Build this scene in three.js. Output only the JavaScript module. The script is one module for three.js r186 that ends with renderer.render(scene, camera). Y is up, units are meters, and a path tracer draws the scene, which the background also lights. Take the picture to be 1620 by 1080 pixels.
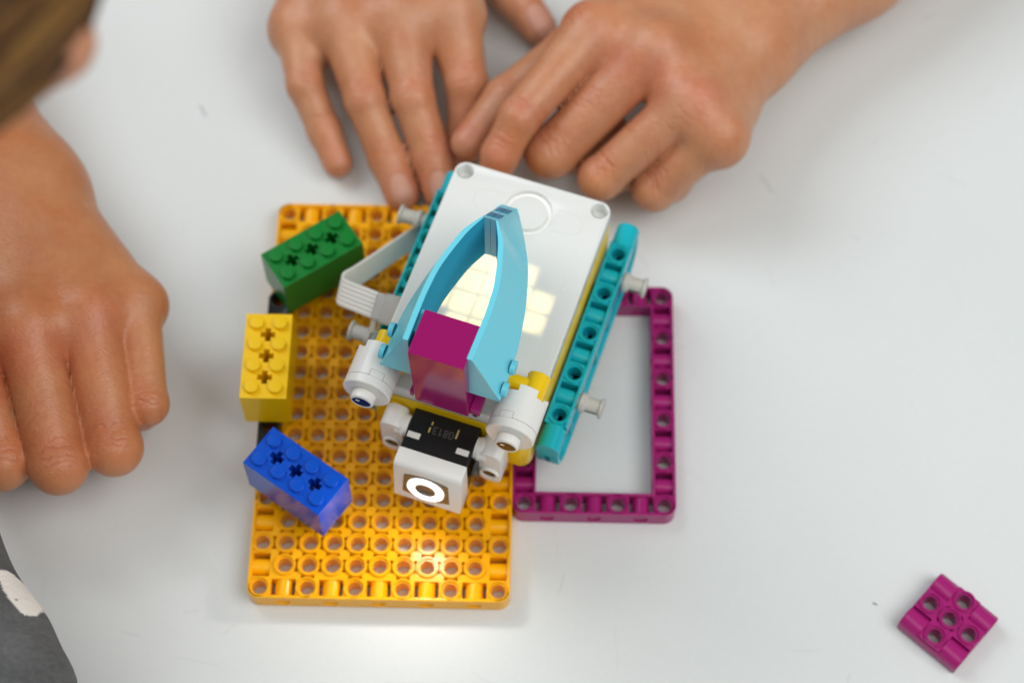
import * as THREE from 'three';
import { mergeGeometries, toCreasedNormals } from 'three/addons/utils/BufferGeometryUtils.js';
import { RoundedBoxGeometry } from 'three/addons/geometries/RoundedBoxGeometry.js';
import { MarchingCubes } from 'three/addons/objects/MarchingCubes.js';
import { RectAreaLightUniformsLib } from 'three/addons/lights/RectAreaLightUniformsLib.js';
import { FontLoader } from 'three/addons/loaders/FontLoader.js';
import { TextGeometry } from 'three/addons/geometries/TextGeometry.js';

// ---------------------------------------------------------------- camera, light, exposure
const scene = new THREE.Scene();
const MM = 0.001;
const camera = new THREE.PerspectiveCamera(19.33, 1024 / 682, 0.05, 20);
camera.position.set(0.0493, 0.6429, 0.2968);
{
  const yaw = -0.0207, pitch = 1.1066;
  camera.lookAt(camera.position.x + Math.sin(yaw) * Math.cos(pitch), camera.position.y - Math.sin(pitch), camera.position.z - Math.cos(yaw) * Math.cos(pitch));
}
camera.focus = 0.622;
camera.userData.fStop = 6.3;
scene.add(camera);

const renderer = new THREE.WebGLRenderer({ antialias: true });
renderer.setSize(1024, 682);
renderer.toneMapping = THREE.LinearToneMapping;
renderer.toneMappingExposure = 0.97;
renderer.shadowMap.enabled = true;
renderer.shadowMap.type = THREE.PCFSoftShadowMap;
RectAreaLightUniformsLib.init();

scene.background = new THREE.Color().setRGB(0.21, 0.215, 0.22);   // the dim white walls of the room all round
function areaLight(color, intensity, w, h, [x, y, z], [tx, ty, tz]) {
  const l = new THREE.RectAreaLight(color, intensity, w, h);
  l.position.set(x, y, z);
  scene.add(l);
  l.lookAt(tx, ty, tz);
  l.castShadow = true;
  return l;
}
areaLight(new THREE.Color().setRGB(1.0, 0.985, 0.95), 4.2, 1.3, 1.1, [1.1, 1.55, 0.40], [0, 0, 0]);          // broad window beyond the right end of the table
areaLight(new THREE.Color().setRGB(0.90, 0.97, 1.0), 4.6, 1.2, 1.1, [-1.05, 1.5, -0.6], [0, 0, 0]);           // second window, upper left
areaLight(new THREE.Color().setRGB(1.0, 0.97, 0.93), 1.9, 1.6, 1.2, [0.0, 2.1, 0.65], [0.05, 0, 0]);          // ceiling panel

// ---------------------------------------------------------------- small tools
function hash(x, y, s) { let h = Math.imul(x | 0, 374761393) ^ Math.imul(y | 0, 668265263) ^ Math.imul(s | 0, 1442695041); h = Math.imul(h ^ (h >>> 13), 1274126177); return ((h ^ (h >>> 16)) >>> 0) / 4294967296; }
function vnoise(x, y, s = 0) {
  const ix = Math.floor(x), iy = Math.floor(y), fx = x - ix, fy = y - iy, u = fx * fx * (3 - 2 * fx), v = fy * fy * (3 - 2 * fy);
  const a = hash(ix, iy, s), b = hash(ix + 1, iy, s), c = hash(ix, iy + 1, s), d = hash(ix + 1, iy + 1, s);
  return a + (b - a) * u + (c - a) * v + (a - b - c + d) * u * v;
}
const fbm = (x, y, s = 0, o = 4) => { let r = 0, a = 0.5; for (let i = 0; i < o; i++) { r += a * vnoise(x, y, s + i); x *= 2.03; y *= 2.03; a *= 0.5; } return r; };
let seed = 7;
const rnd = () => { seed = (Math.imul(seed, 1664525) + 1013904223) >>> 0; return seed / 4294967296; };
const taken = new Map();
function numbered(n) { const k = taken.get(n) ?? 0; taken.set(n, k + 1); return k ? n + '_' + String(k).padStart(3, '0') : n; }
function part(name, geo, mat, parent) { const m = new THREE.Mesh(geo, mat); m.name = name; m.castShadow = m.receiveShadow = true; parent.add(m); return m; }
function thing(name, label, category, [x, y, z] = [0, 0, 0], turn = 0, group) {
  const o = new THREE.Group(); o.name = numbered(name); o.position.set(x * MM, y * MM, z * MM); o.rotation.y = turn;
  o.userData = { label, category }; if (group) o.userData.group = group;
  scene.add(o); return o;
}
const mm = (g) => g.scale(MM, MM, MM);
function plain(g) { g = g.index ? g.toNonIndexed() : g; for (const k of Object.keys(g.attributes)) if (!['position', 'normal', 'uv'].includes(k)) g.deleteAttribute(k); return g; }
const join = (list) => mergeGeometries(list.map(plain));
const at = (g, x, y, z) => g.translate(x, y, z);
const smooth = (g, a = 0.6) => toCreasedNormals(g, a);
// a Shape drawn in (x, z), extruded upward from y0 to y1
function rise(shape, y0, y1, bevel = 0, seg = 12) {
  const g = new THREE.ExtrudeGeometry(shape, { depth: y1 - y0 - 2 * bevel, bevelEnabled: bevel > 0, bevelSize: bevel, bevelThickness: bevel, bevelOffset: -bevel, bevelSegments: 2, curveSegments: seg });
  g.rotateX(Math.PI / 2); g.translate(0, y1 - bevel, 0);
  return g;
}
function roundRect(hw, hd, r, P = THREE.Shape) {
  const s = new P();
  s.moveTo(-hw + r, -hd); s.lineTo(hw - r, -hd); s.absarc(hw - r, -hd + r, r, -Math.PI / 2, 0); s.lineTo(hw, hd - r); s.absarc(hw - r, hd - r, r, 0, Math.PI / 2);
  s.lineTo(-hw + r, hd); s.absarc(-hw + r, hd - r, r, Math.PI / 2, Math.PI); s.lineTo(-hw, -hd + r); s.absarc(-hw + r, -hd + r, r, Math.PI, Math.PI * 1.5);
  return s;
}
function circlePath(x, z, r) { const p = new THREE.Path(); p.absarc(x, z, r, 0, Math.PI * 2, true); return p; }
function polyPath(pts) { const p = new THREE.Path(); p.setFromPoints(pts.map(([x, y]) => new THREE.Vector2(x, y))); return p; }
const lathe = (pts, seg = 24) => new THREE.LatheGeometry(pts.map(([r, y]) => new THREE.Vector2(r, y)), seg);
function cyl(r, len, seg = 24, open = false, r2 = r) { return new THREE.CylinderGeometry(r, r2, len, seg, 1, open); }
const rbox = (w, h, d, r = 0.4, s = 2) => new RoundedBoxGeometry(w, h, d, s, r);

// ---------------------------------------------------------------- materials
const lin = (r, g, b) => new THREE.Color().setRGB(r, g, b);
const abs = (c, rough = 0.22, extra = {}) => new THREE.MeshPhysicalMaterial({ color: c, roughness: rough, specularIntensity: 0.65, ...extra });
const M = {
  orange: abs(lin(0.95, 0.45, 0.002), 0.22),
  yellowBrick: abs(lin(0.94, 0.59, 0.002), 0.25),
  green: abs(lin(0.001, 0.19, 0.022), 0.28),
  blue: abs(lin(0.002, 0.085, 0.60), 0.15),
  black: abs(lin(0.012, 0.012, 0.012), 0.3),
  magenta: abs(lin(0.36, 0.014, 0.16), 0.22),
  azure: abs(lin(0.16, 0.66, 0.82), 0.24),
  teal: abs(lin(0.008, 0.44, 0.54), 0.22),
  white: abs(lin(0.82, 0.82, 0.79), 0.2),
  cover: abs(lin(0.77, 0.775, 0.755), 0.16),
  hubYellow: abs(lin(0.92, 0.60, 0.004), 0.24),
  grey: abs(lin(0.52, 0.52, 0.49), 0.3),
  print: abs(lin(0.008, 0.007, 0.007), 0.18),
  cable: abs(lin(0.74, 0.74, 0.70), 0.45),
  clear: new THREE.MeshPhysicalMaterial({ color: lin(0.95, 0.95, 0.95), roughness: 0.1, transmission: 0.72, thickness: 0.001, ior: 1.45 }),
  glow: new THREE.MeshStandardMaterial({ color: lin(0.8, 0.8, 0.8), emissive: lin(1, 1, 1), emissiveIntensity: 1.05, roughness: 0.4 }),
  lens: abs(lin(0.07, 0.075, 0.08), 0.15),
  tan: abs(lin(0.16, 0.11, 0.05), 0.25),
};

// ---------------------------------------------------------------- table
{
  const N = 2048, W = 1500, D = 900, data = new Uint8Array(N * N * 4);
  for (let j = 0; j < N; j++) for (let i = 0; i < N; i++) {
    const x = i / N * W, y = j / N * D, f = (fbm(x * 0.02, y * 0.02, 3) - 0.47) * 5 + (vnoise(x * 1.3, y * 1.3, 5) - 0.5) * 2.2 + (hash(i, j, 9) - 0.5) * 1.6, k = (j * N + i) * 4;
    data[k] = 217 + f; data[k + 1] = 221 + f; data[k + 2] = 221 + f; data[k + 3] = 255;
  }
  // hairline scratches and specks in the laminate: [x, z, dx, dz, darkness] in mm on the table
  const marks = [[-79, -123, 3, 5, 34], [134, -96, 4, 7, 20], [166, 71, 1.0, 0.8, 60]];
  for (let q = 0; q < 45; q++) { const a = rnd() * 6.28, l = 2 + rnd() * 14; marks.push([-160 + rnd() * 390, -170 + rnd() * 270, Math.cos(a) * l, Math.sin(a) * l, 2 + rnd() * 5]); }
  for (const [x, z, dx, dz, dk] of marks) {
    const n = Math.ceil(Math.hypot(dx, dz) / 0.3) + 1;
    for (let t = 0; t <= n; t++) {
      const i = Math.round((x + dx * t / n + W / 2) / W * N), j = Math.round((D / 2 - (z + dz * t / n)) / D * N), k = (j * N + i) * 4;
      if (k > 0 && k < data.length) for (let c = 0; c < 3; c++) data[k + c] = Math.max(60, data[k + c] - dk * (0.6 + 0.4 * rnd()));
    }
  }
  const tex = new THREE.DataTexture(data, N, N); tex.colorSpace = THREE.SRGBColorSpace; tex.magFilter = THREE.LinearFilter; tex.minFilter = THREE.LinearMipmapLinearFilter; tex.generateMipmaps = true; tex.needsUpdate = true;
  const g = rbox(W, 28, D, 2); g.translate(0, -14, 0);
  const p = g.attributes.position, uv = new Float32Array(p.count * 2);
  for (let i = 0; i < p.count; i++) { uv[2 * i] = (p.getX(i) + W / 2) / W; uv[2 * i + 1] = (D / 2 - p.getZ(i)) / D; }
  g.setAttribute('uv', new THREE.BufferAttribute(uv, 2));
  const t = new THREE.Mesh(mm(g), new THREE.MeshPhysicalMaterial({ map: tex, roughness: 0.42 }));
  t.name = 'table_top'; t.receiveShadow = t.castShadow = true; t.userData = { kind: 'structure', label: 'light grey laminate table top with faint scratches', category: 'table' };
  scene.add(t);
}

// ---------------------------------------------------------------- studless lattice parts
const collar = (x, z) => at(lathe([[2.45, 7.0], [3.05, 7.0], [3.05, 7.85], [3.15, 8], [3.6, 8], [3.75, 7.85], [3.75, 7.0]], 24), x, 0, z);
function ring(hw, hd, r, wall, y0, y1) {
  const s = roundRect(hw, hd, r); s.holes.push(roundRect(hw - wall, hd - wall, Math.max(0.3, r - wall), THREE.Path));
  return rise(s, y0, y1, 0.22, 8);
}
// one straight side wall with round openings; centre (x, z) is on the middle of the wall, turn in quarter turns
function sideWall(len, wall, holes, x, z, turn) {
  const s = new THREE.Shape(); s.moveTo(-len / 2, 1.2); s.lineTo(len / 2, 1.2); s.lineTo(len / 2, 6.8); s.lineTo(-len / 2, 6.8); s.closePath();
  for (const h of holes) s.holes.push(circlePath(h, 4, 2.45));
  const g = new THREE.ExtrudeGeometry(s, { depth: wall - 0.06, bevelEnabled: false, curveSegments: 14 });
  g.translate(0, 0, -wall / 2 + 0.03); g.rotateY(turn * Math.PI / 2); return at(g, x, 0, z);
}
function quarter(x, z, r, wall, a0) {
  const s = new THREE.Shape(); s.absarc(0, 0, r, a0, a0 + Math.PI / 2); s.absarc(0, 0, r - wall, a0 + Math.PI / 2, a0, true); s.closePath();
  return at(rise(s, 1.2, 6.8, 0, 8), x, 0, z);
}
const tube = (x, z, axis, len = 7) => { const g = join([cyl(2.95, len, 20, true), cyl(2.45, len, 20, true)]); if (axis === 'x') g.rotateZ(Math.PI / 2); else g.rotateX(Math.PI / 2); return at(g, x, 4, z); };
const bone = (x, z, vertical) => { const q = [[-2.2, -0.6], [-1.65, -0.62], [-1.15, -0.2], [1.15, -0.2], [1.65, -0.62], [2.2, -0.6], [2.4, 0], [2.2, 0.6], [1.65, 0.62], [1.15, 0.2], [-1.15, 0.2], [-1.65, 0.62], [-2.2, 0.6], [-2.4, 0]]; return polyPath(q.map(([a, b]) => vertical ? [x + b, z + a] : [x + a, z + b]).reverse()); };
const rectPath = (x, z, a, b) => polyPath([[x - a, z - b], [x - a, z + b], [x + a, z + b], [x + a, z - b]]);
// cols x rows of 8 mm modules; inside(c, r) says which are solid; border modules alternate holes and tubes
function lattice(cols, rows, open) {
  const hw = cols * 4, hd = rows * 4, X = (c) => (c - (cols - 1) / 2) * 8, Z = (r) => (r - (rows - 1) / 2) * 8, wall = 1.0, list = [];
  const slab = roundRect(hw - 0.5, hd - 0.5, 3.5), floor = roundRect(hw - 0.5, hd - 0.5, 3.5);
  const holes = [], edge = (c, r) => c === 0 || r === 0 || c === cols - 1 || r === rows - 1, solid = (c, r) => c >= 0 && r >= 0 && c < cols && r < rows && (!open || edge(c, r));
  const isHole = (c, r) => solid(c, r) && (!edge(c, r) || (c + r) % 2 === 0);
  for (let r = 0; r < rows; r++) for (let c = 0; c < cols; c++) {
    if (!solid(c, r)) continue;
    const x = X(c), z = Z(r);
    if (isHole(c, r)) {
      slab.holes.push(circlePath(x, z, 2.45)); floor.holes.push(circlePath(x, z, 2.45)); list.push(collar(x, z)); holes.push([x, z]);
      if (!open) { if (isHole(c + 1, r)) slab.holes.push(bone(x + 4, z, true)); if (isHole(c, r + 1)) slab.holes.push(bone(x, z + 4, false)); }
    } else {
      const side = c === 0 || c === cols - 1;
      const sx = c === 0 ? 1 : c === cols - 1 ? -1 : 0, sz = r === 0 ? 1 : r === rows - 1 ? -1 : 0;
      const off = open ? 0 : 0.2, ext = open ? 2.95 : 2.85;
      for (const sh of [slab, floor]) sh.holes.push(side ? rectPath(x + sx * off, z, ext, 4.1) : rectPath(x + 0, z + sz * off, 4.1, ext));
      list.push(tube(x, z, side ? 'x' : 'z', open ? 7.4 : 7.2));
    }
  }
  if (open) for (const sh of [slab, floor]) sh.holes.push(roundRect(hw - 7.5, hd - 7.5, 0.4, THREE.Path));
  list.push(rise(slab, 4.2, 7.1, 0, 16), rise(floor, 0.5, 4.15, 0, 16));
  const tx = [], tz = [];
  for (let c = 1; c < cols - 1; c += 2) tx.push(X(c));
  for (let r = 1; r < rows - 1; r += 2) tz.push(Z(r));
  list.push(ring(hw, hd, 4, wall, 6.7, 8), ring(hw, hd, 4, wall, 0, 1.3));
  const w2 = wall / 2;
  list.push(sideWall(cols * 8 - 8, wall, tx, 0, hd - w2, 0), sideWall(cols * 8 - 8, wall, tx, 0, -hd + w2, 0), sideWall(rows * 8 - 8, wall, tz, hw - w2, 0, 1), sideWall(rows * 8 - 8, wall, tz, -hw + w2, 0, 1));
  [[1, 1, 0], [-1, 1, 1], [-1, -1, 2], [1, -1, 3]].forEach(([a, b, q]) => list.push(quarter(a * (hw - 4), b * (hd - 4), 3.97, wall - 0.06, q * Math.PI / 2)));
  if (open) {
    const iw = hw - 7, id = hd - 7;
    for (const [y0, y1] of [[6.7, 8], [0, 1.3]]) list.push(ring(iw, id, 1.2, 1.0, y0, y1));
    list.push(sideWall(2 * iw - 2.2, 0.9, tx, 0, id - w2, 0), sideWall(2 * iw - 2.2, 0.9, tx, 0, -id + w2, 0), sideWall(2 * id - 0.1, 0.9, tz, iw - w2, 0, 1), sideWall(2 * id - 0.1, 0.9, tz, -iw + w2, 0, 1));
  }
  return mm(smooth(join(list), 0.5));
}
{
  const t = thing('base_plate', 'large orange yellow lattice plate full of round pin holes under the robot', 'toy plate', [0, 0, 0]);
  part('plate', lattice(11, 19, false), M.orange, t);
  const f = thing('open_frame', 'magenta rectangular open frame with pin holes beside the orange plate', 'toy frame', [72, 0, 0]);
  part('frame', lattice(7, 11, true), M.magenta, f);
}
// small cross block lying alone on the table
{
  const t = thing('connector_block', 'small square magenta block with five holes lying alone on the table', 'toy block', [190.2, 0, 78.4], -41.5 * Math.PI / 180);
  const list = [], body = new THREE.Shape([[-4.2, -11.4], [4.2, -11.4], [4.2, -4.2], [11.4, -4.2], [11.4, 4.2], [4.2, 4.2], [4.2, 11.4], [-4.2, 11.4], [-4.2, 4.2], [-11.4, 4.2], [-11.4, -4.2], [-4.2, -4.2]].map(([x, z]) => new THREE.Vector2(x, z)));
  for (const [x, z] of [[0, 0], [8, 0], [-8, 0], [0, 8], [0, -8]]) { body.holes.push(circlePath(x, z, 2.45)); list.push(collar(x, z)); }
  for (const a of [1, -1]) for (const b of [1, -1]) body.holes.push(polyPath([[3.9, 2.2], [2.2, 3.9], [2.6, 2.6]].map(([x, z]) => [a * x, b * z])));
  list.push(rise(body, 0.4, 7.2, 0, 14));
  for (const a of [1, -1]) for (const b of [1, -1]) {
    const g = lathe([[0, 7], [2.45, 7], [2.45, 11.1], [3.1, 11.2], [3.1, 11.85], [3.7, 11.9], [3.97, 11.6], [3.97, 4.4], [3.7, 4.1], [0, 4.1]], 32);
    g.rotateZ(-a * Math.PI / 2); list.push(at(g, 0, 4, b * 7.95));
  }
  for (const a of [1, -1]) list.push(at(rbox(1.0, 6.2, 8.4, 0.2), a * 11.0, 3.9, 0));
  { const sq = roundRect(11.9, 11.9, 0.6); for (const [x, z] of [[0, 0], [8, 0], [-8, 0], [0, 8], [0, -8]]) sq.holes.push(circlePath(x, z, 2.44)); list.push(rise(sq, 0.6, 5.4, 0.15, 14)); }
  part('block', mm(smooth(join(list), 0.5)), M.magenta, t);
}
// black beam along the plate's edge
{
  const t = thing('black_beam', 'black beam with round holes lying along the edge of the orange plate', 'toy beam', [-40, 8, 0]);
  const s = roundRect(3.75, 36, 3.74), list = [];
  for (let k = -4; k <= 4; k++) { s.holes.push(circlePath(0, k * 8, 2.45)); list.push(at(lathe([[3.05, 7.3], [3.05, 7.9], [3.6, 7.9], [3.7, 7.8], [3.7, 7.3]], 20), 0, 0.1, k * 8)); }
  list.push(rise(s, 0.05, 7.6, 0.2, 16));
  part('beam', mm(smooth(join(list), 0.5)), M.black, t);
}
// ---------------------------------------------------------------- bricks with axle holes
{
  const s = new THREE.Shape(); s.moveTo(-7.9, -15.9); s.lineTo(7.9, -15.9); s.lineTo(7.9, 15.9); s.lineTo(-7.9, 15.9); s.closePath();
  const a = 0.95, b = 2.45, cross = (z) => polyPath([[-a, -b], [-a, -a], [-b, -a], [-b, a], [-a, a], [-a, b], [a, b], [a, a], [b, a], [b, -a], [a, -a], [a, -b]].map(([x, y]) => [x, y + z]));
  for (const z of [-8, 0, 8]) s.holes.push(cross(z));
  const body = mm(smooth(rise(s, 0, 19.2, 0.12), 0.3));
  const stud = mm(lathe([[0, 1.75], [2.2, 1.75], [2.36, 1.7], [2.42, 1.55], [2.42, 0]], 32));
  const brick = (label, mat, x, z, turn) => {
    const t = thing('axle_hole_brick', label, 'toy brick', [x, 16.05, z], turn, 'bricks on the black beam');
    part('body', body, mat, t);
    for (const sx of [-4, 4]) for (let k = 0; k < 4; k++) part('stud', stud, mat, t).position.set(sx * MM, 19.18 * MM, (k * 8 - 12) * MM);
  };
  const D = Math.PI / 180;
  brick('green brick with eight studs and three cross shaped holes', M.green, -27.3, -41.9, (90 + 34.7) * D);
  brick('yellow brick with eight studs and three cross shaped holes', M.yellowBrick, -40, -0.3, 0);
  brick('blue brick with eight studs and three cross shaped holes', M.blue, -27.2, 41.5, (90 - 34.8) * D);
}

// ---------------------------------------------------------------- the robot
const robot = thing('toy_robot', 'white and yellow toy robot with round eyes, turquoise side rails and a glowing sensor nose', 'toy robot', [36.6, 0, -14], -17.9 * Math.PI / 180);
{
  // hub
  const hub = part('hub_body', mm(smooth(join([rise(roundRect(27.6, 44, 4), 28, 53.3, 0.4, 10)]), 0.5)), M.hubYellow, robot);
  const s = roundRect(27.7, 43.7, 4);
  for (const a of [-24, 24]) for (const b of [-40, 40]) s.holes.push(circlePath(a, b, 2.75));
  s.holes.push(circlePath(1.3, -31.7, 8.2));
  const list = [rise(s, 53.4, 60, 0.45, 20)];
  for (const a of [-24, 24]) for (const b of [-40, 40]) list.push(at(lathe([[0, 2.6], [2.45, 2.6], [2.45, 6.4], [2.75, 7.1]], 24), a, 52.9, b));
  list.push(at(lathe([[0, 0], [8.3, 0]], 40), 1.3, 57.2, -31.7));
  // faint relief of the two side buttons and the port marks
  for (const q of [-1, 1]) {
    const pts = []; for (let k = 0; k <= 20; k++) { const f = Math.PI * (k / 20 - 0.5); pts.push(new THREE.Vector3(1.3 + q * (15.5 + 3.6 * Math.cos(f)), 60.0, -31.7 + 3.9 * Math.sin(f))); }
    pts.unshift(new THREE.Vector3(1.3 + q * 9.4, 60, -36)); pts.push(new THREE.Vector3(1.3 + q * 9.4, 60, -27.4));
    list.push(new THREE.TubeGeometry(new THREE.CatmullRomCurve3(pts), 50, 0.11, 5));
  }
  for (const w of [-21, -7, 8]) list.push(at(new THREE.TorusGeometry(1.0, 0.12, 5, 14, 4.6).rotateX(-Math.PI / 2), 22.6, 60.0, w));
  part('cover', mm(smooth(join(list), 0.5)), M.cover, hub);
  part('pin_hole', mm(at(cyl(0.9, 0.2, 20).rotateX(Math.PI / 2), 9.2, 57.2, 43.7)), M.black, hub);
  part('seam', mm(rise(roundRect(27.1, 43.6, 4), 53.2, 53.5, 0, 10)), M.black, hub);
  part('button', mm(smooth(at(lathe([[0, 2.6], [6.0, 2.5], [6.5, 2.3], [6.7, 1.8], [6.7, 0]], 48), 1.3, 57.3, -31.7), 0.6)), M.cover, hub);
  part('button_light', mm(at(lathe([[6.75, 0.2], [6.8, 0.55], [8.1, 0.9], [8.15, 0.2]], 56), 1.3, 57.3, -31.7)), new THREE.MeshStandardMaterial({ color: lin(0.8, 0.8, 0.8), emissive: lin(1.0, 0.97, 0.92), emissiveIntensity: 0.3, roughness: 0.4 }), hub);
  // light matrix seen through the cover: each pixel is brightest in the middle
  const N = 256, px = new Uint8Array(N * N * 4), S = 46, lit = [[-1, [-1, 0, 1]], [0, [-2, -1, 0, 1, 2]], [1, [-2, -1, 0, 1, 2]], [2, [-1, 0, 1]]].flatMap(([r, cs]) => cs.map((c) => [c, r]));
  for (let j = 0; j < N; j++) for (let i = 0; i < N; i++) {
    const x = (i + 0.5) / N * S - S / 2, z = (j + 0.5) / N * S - S / 2, k = (j * N + i) * 4;
    let v = 0, h = 0;
    for (const [c, r] of lit) {
      const dx = Math.abs(x - c * 8.35), dz = Math.abs(z - (r - 0.5) * 8.5), e = Math.max(0, dx - 2.9) ** 2 + Math.max(0, dz - 2.9) ** 2;
      v = Math.max(v, Math.exp(-e / 1.6)); h += Math.exp(-(dx * dx + dz * dz) / 24);
    }
    v = Math.min(1, 0.45 * v + 0.55 * Math.min(1, h * h * 1.2));
    px[k] = 255 * v; px[k + 1] = 228 * v; px[k + 2] = 148 * v; px[k + 3] = 255;
  }
  const tex = new THREE.DataTexture(px, N, N); tex.colorSpace = THREE.SRGBColorSpace; tex.magFilter = THREE.LinearFilter; tex.needsUpdate = true;
  const led = new THREE.MeshPhysicalMaterial({ color: lin(0.77, 0.775, 0.755), roughness: 0.16, emissive: lin(1, 1, 1), emissiveMap: tex, emissiveIntensity: 0.85 });
  for (let r = -2; r <= 3; r++) for (let c = -2; c <= 2; c++) {
    if (!lit.some(([a, b]) => Math.abs(a - c) < 2 && Math.abs(b - r) < 2)) continue;
    const g = new THREE.PlaneGeometry(8.35, 8.5).rotateX(-Math.PI / 2), uv = g.attributes.uv, p = g.attributes.position;
    for (let i = 0; i < 4; i++) uv.setXY(i, (p.getX(i) + c * 8.35 + S / 2) / S, (p.getZ(i) + (r - 0.5) * 8.5 + S / 2) / S);
    part('light_pixel', mm(g), led, hub).position.set((0.2 + c * 8.35) * MM, 60.03 * MM, (-0.8 + r * 8.5) * MM);
  }
  const glow = new THREE.RectAreaLight(lin(1, 0.86, 0.6), 0.05, 0.034, 0.030); glow.position.set(0.0002, 0.0603, 0.003); glow.rotation.x = Math.PI / 2; robot.add(glow);
  for (const [u, w] of [[-19, 44.05], [19, 44.05]]) part('pin_socket', mm(at(new THREE.TorusGeometry(3, 0.5, 8, 24), u, 45.5, w)), M.hubYellow, hub);
}
// turquoise side rails, mirrored, with grey pins
{
  const list = [];
  const top = new THREE.Shape(); top.moveTo(-3.95, -36); top.lineTo(3.95, -36); top.lineTo(3.95, 36); top.lineTo(-3.95, 36); top.closePath();
  for (let k = -4; k <= 4; k++) {
    const z = k * 8;
    if (k % 2 === 0) { top.holes.push(circlePath(0, z, 2.45)); list.push(at(collar(0, z), 0, 32, 0)); }
    else { top.holes.push(rectPath(0, z, 3.05, 4.0)); list.push(at(tube(0, z, 'x', 7.4), 0, 32, 0)); }
  }
  list.push(rise(top, 32.4, 39.2, 0, 14));
  for (const s of [-1, 1]) {
    list.push(at(rbox(0.9, 1.3, 72.2, 0.25), s * 3.5, 39.3, 0), at(rbox(0.9, 1.2, 72, 0.25), s * 3.5, 33.0, 0));
    const holes = [-24, -8, 8, 24]; list.push(at(sideWall(72, 0.9, holes, s * 3.5, 0, 1), 0, 32, 0));
    const c = lathe([[0, -4.6], [3.5, -4.6], [3.95, -4.2], [3.95, 4.4], [0, 4.4]], 32); c.rotateX(Math.PI / 2); list.push(at(c, 0, 36, s * 40.2));
  }
  // lower web with a rounded outline and a rib round it
  const web = new THREE.Shape(); web.moveTo(-44, 33); web.lineTo(44.4, 33); web.quadraticCurveTo(46.5, 19, 35, 15.5); web.lineTo(-35, 15.5); web.quadraticCurveTo(-45, 20, -44, 33);
  const rim = web.clone(); const inner = new THREE.Path(); inner.moveTo(-42.6, 32); inner.quadraticCurveTo(-43, 21.5, -34.5, 17.2); inner.lineTo(34.5, 17.2); inner.quadraticCurveTo(44.6, 20.5, 43, 32); inner.closePath(); rim.holes.push(inner);
  const wg = new THREE.ExtrudeGeometry(web, { depth: 1.6, bevelEnabled: false, curveSegments: 12 }); wg.translate(0, 0, -0.8);
  const rg = new THREE.ExtrudeGeometry(rim, { depth: 7.2, bevelEnabled: true, bevelSize: 0.2, bevelThickness: 0.2, bevelSegments: 2, bevelOffset: -0.2, curveSegments: 12 }); rg.translate(0, 0, -3.6);
  for (const g of [wg, rg]) { g.rotateY(Math.PI / 2); list.push(g); }
  for (let k = -2; k <= 2; k++) list.push(at(rbox(6.8, 15, 1.2, 0.2), 0, 25.5, k * 14));
  const rail = mm(smooth(join(list), 0.5));
  const pinG = lathe([[0, 0.8], [1.6, 0.8], [1.7, 0], [2.9, 0], [3.5, 0.1], [3.6, 0.5], [3.5, 0.9], [2.75, 1.4], [2.6, 2.2], [2.6, 5.6], [3.1, 6.2], [3.5, 6.6], [3.55, 7.8], [2.5, 8], [2.4, 12]], 32); pinG.rotateZ(Math.PI / 2);
  const pin = mm(smooth(pinG, 0.6));
  for (const s of [1, -1]) {
    const r = part('side_rail', rail, M.teal, robot); r.position.x = (s > 0 ? 32.4 : -31.3) * MM; r.rotation.y = s > 0 ? 0 : Math.PI; r.position.z = -5.4 * MM;
    for (const w of [-24.2, 24.0]) { const p = part('pin', pin, M.grey, robot); p.position.set(s * 45.2 * MM, 36 * MM, (w - 5.4) * MM); if (s < 0) p.rotation.y = Math.PI; const n = part('slot', mm(rbox(4.2, 0.8, 0.5, 0.1)), M.black, p); n.position.set(-3.6 * MM, 0.1 * MM, 2.45 * MM); }
  }
}
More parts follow.
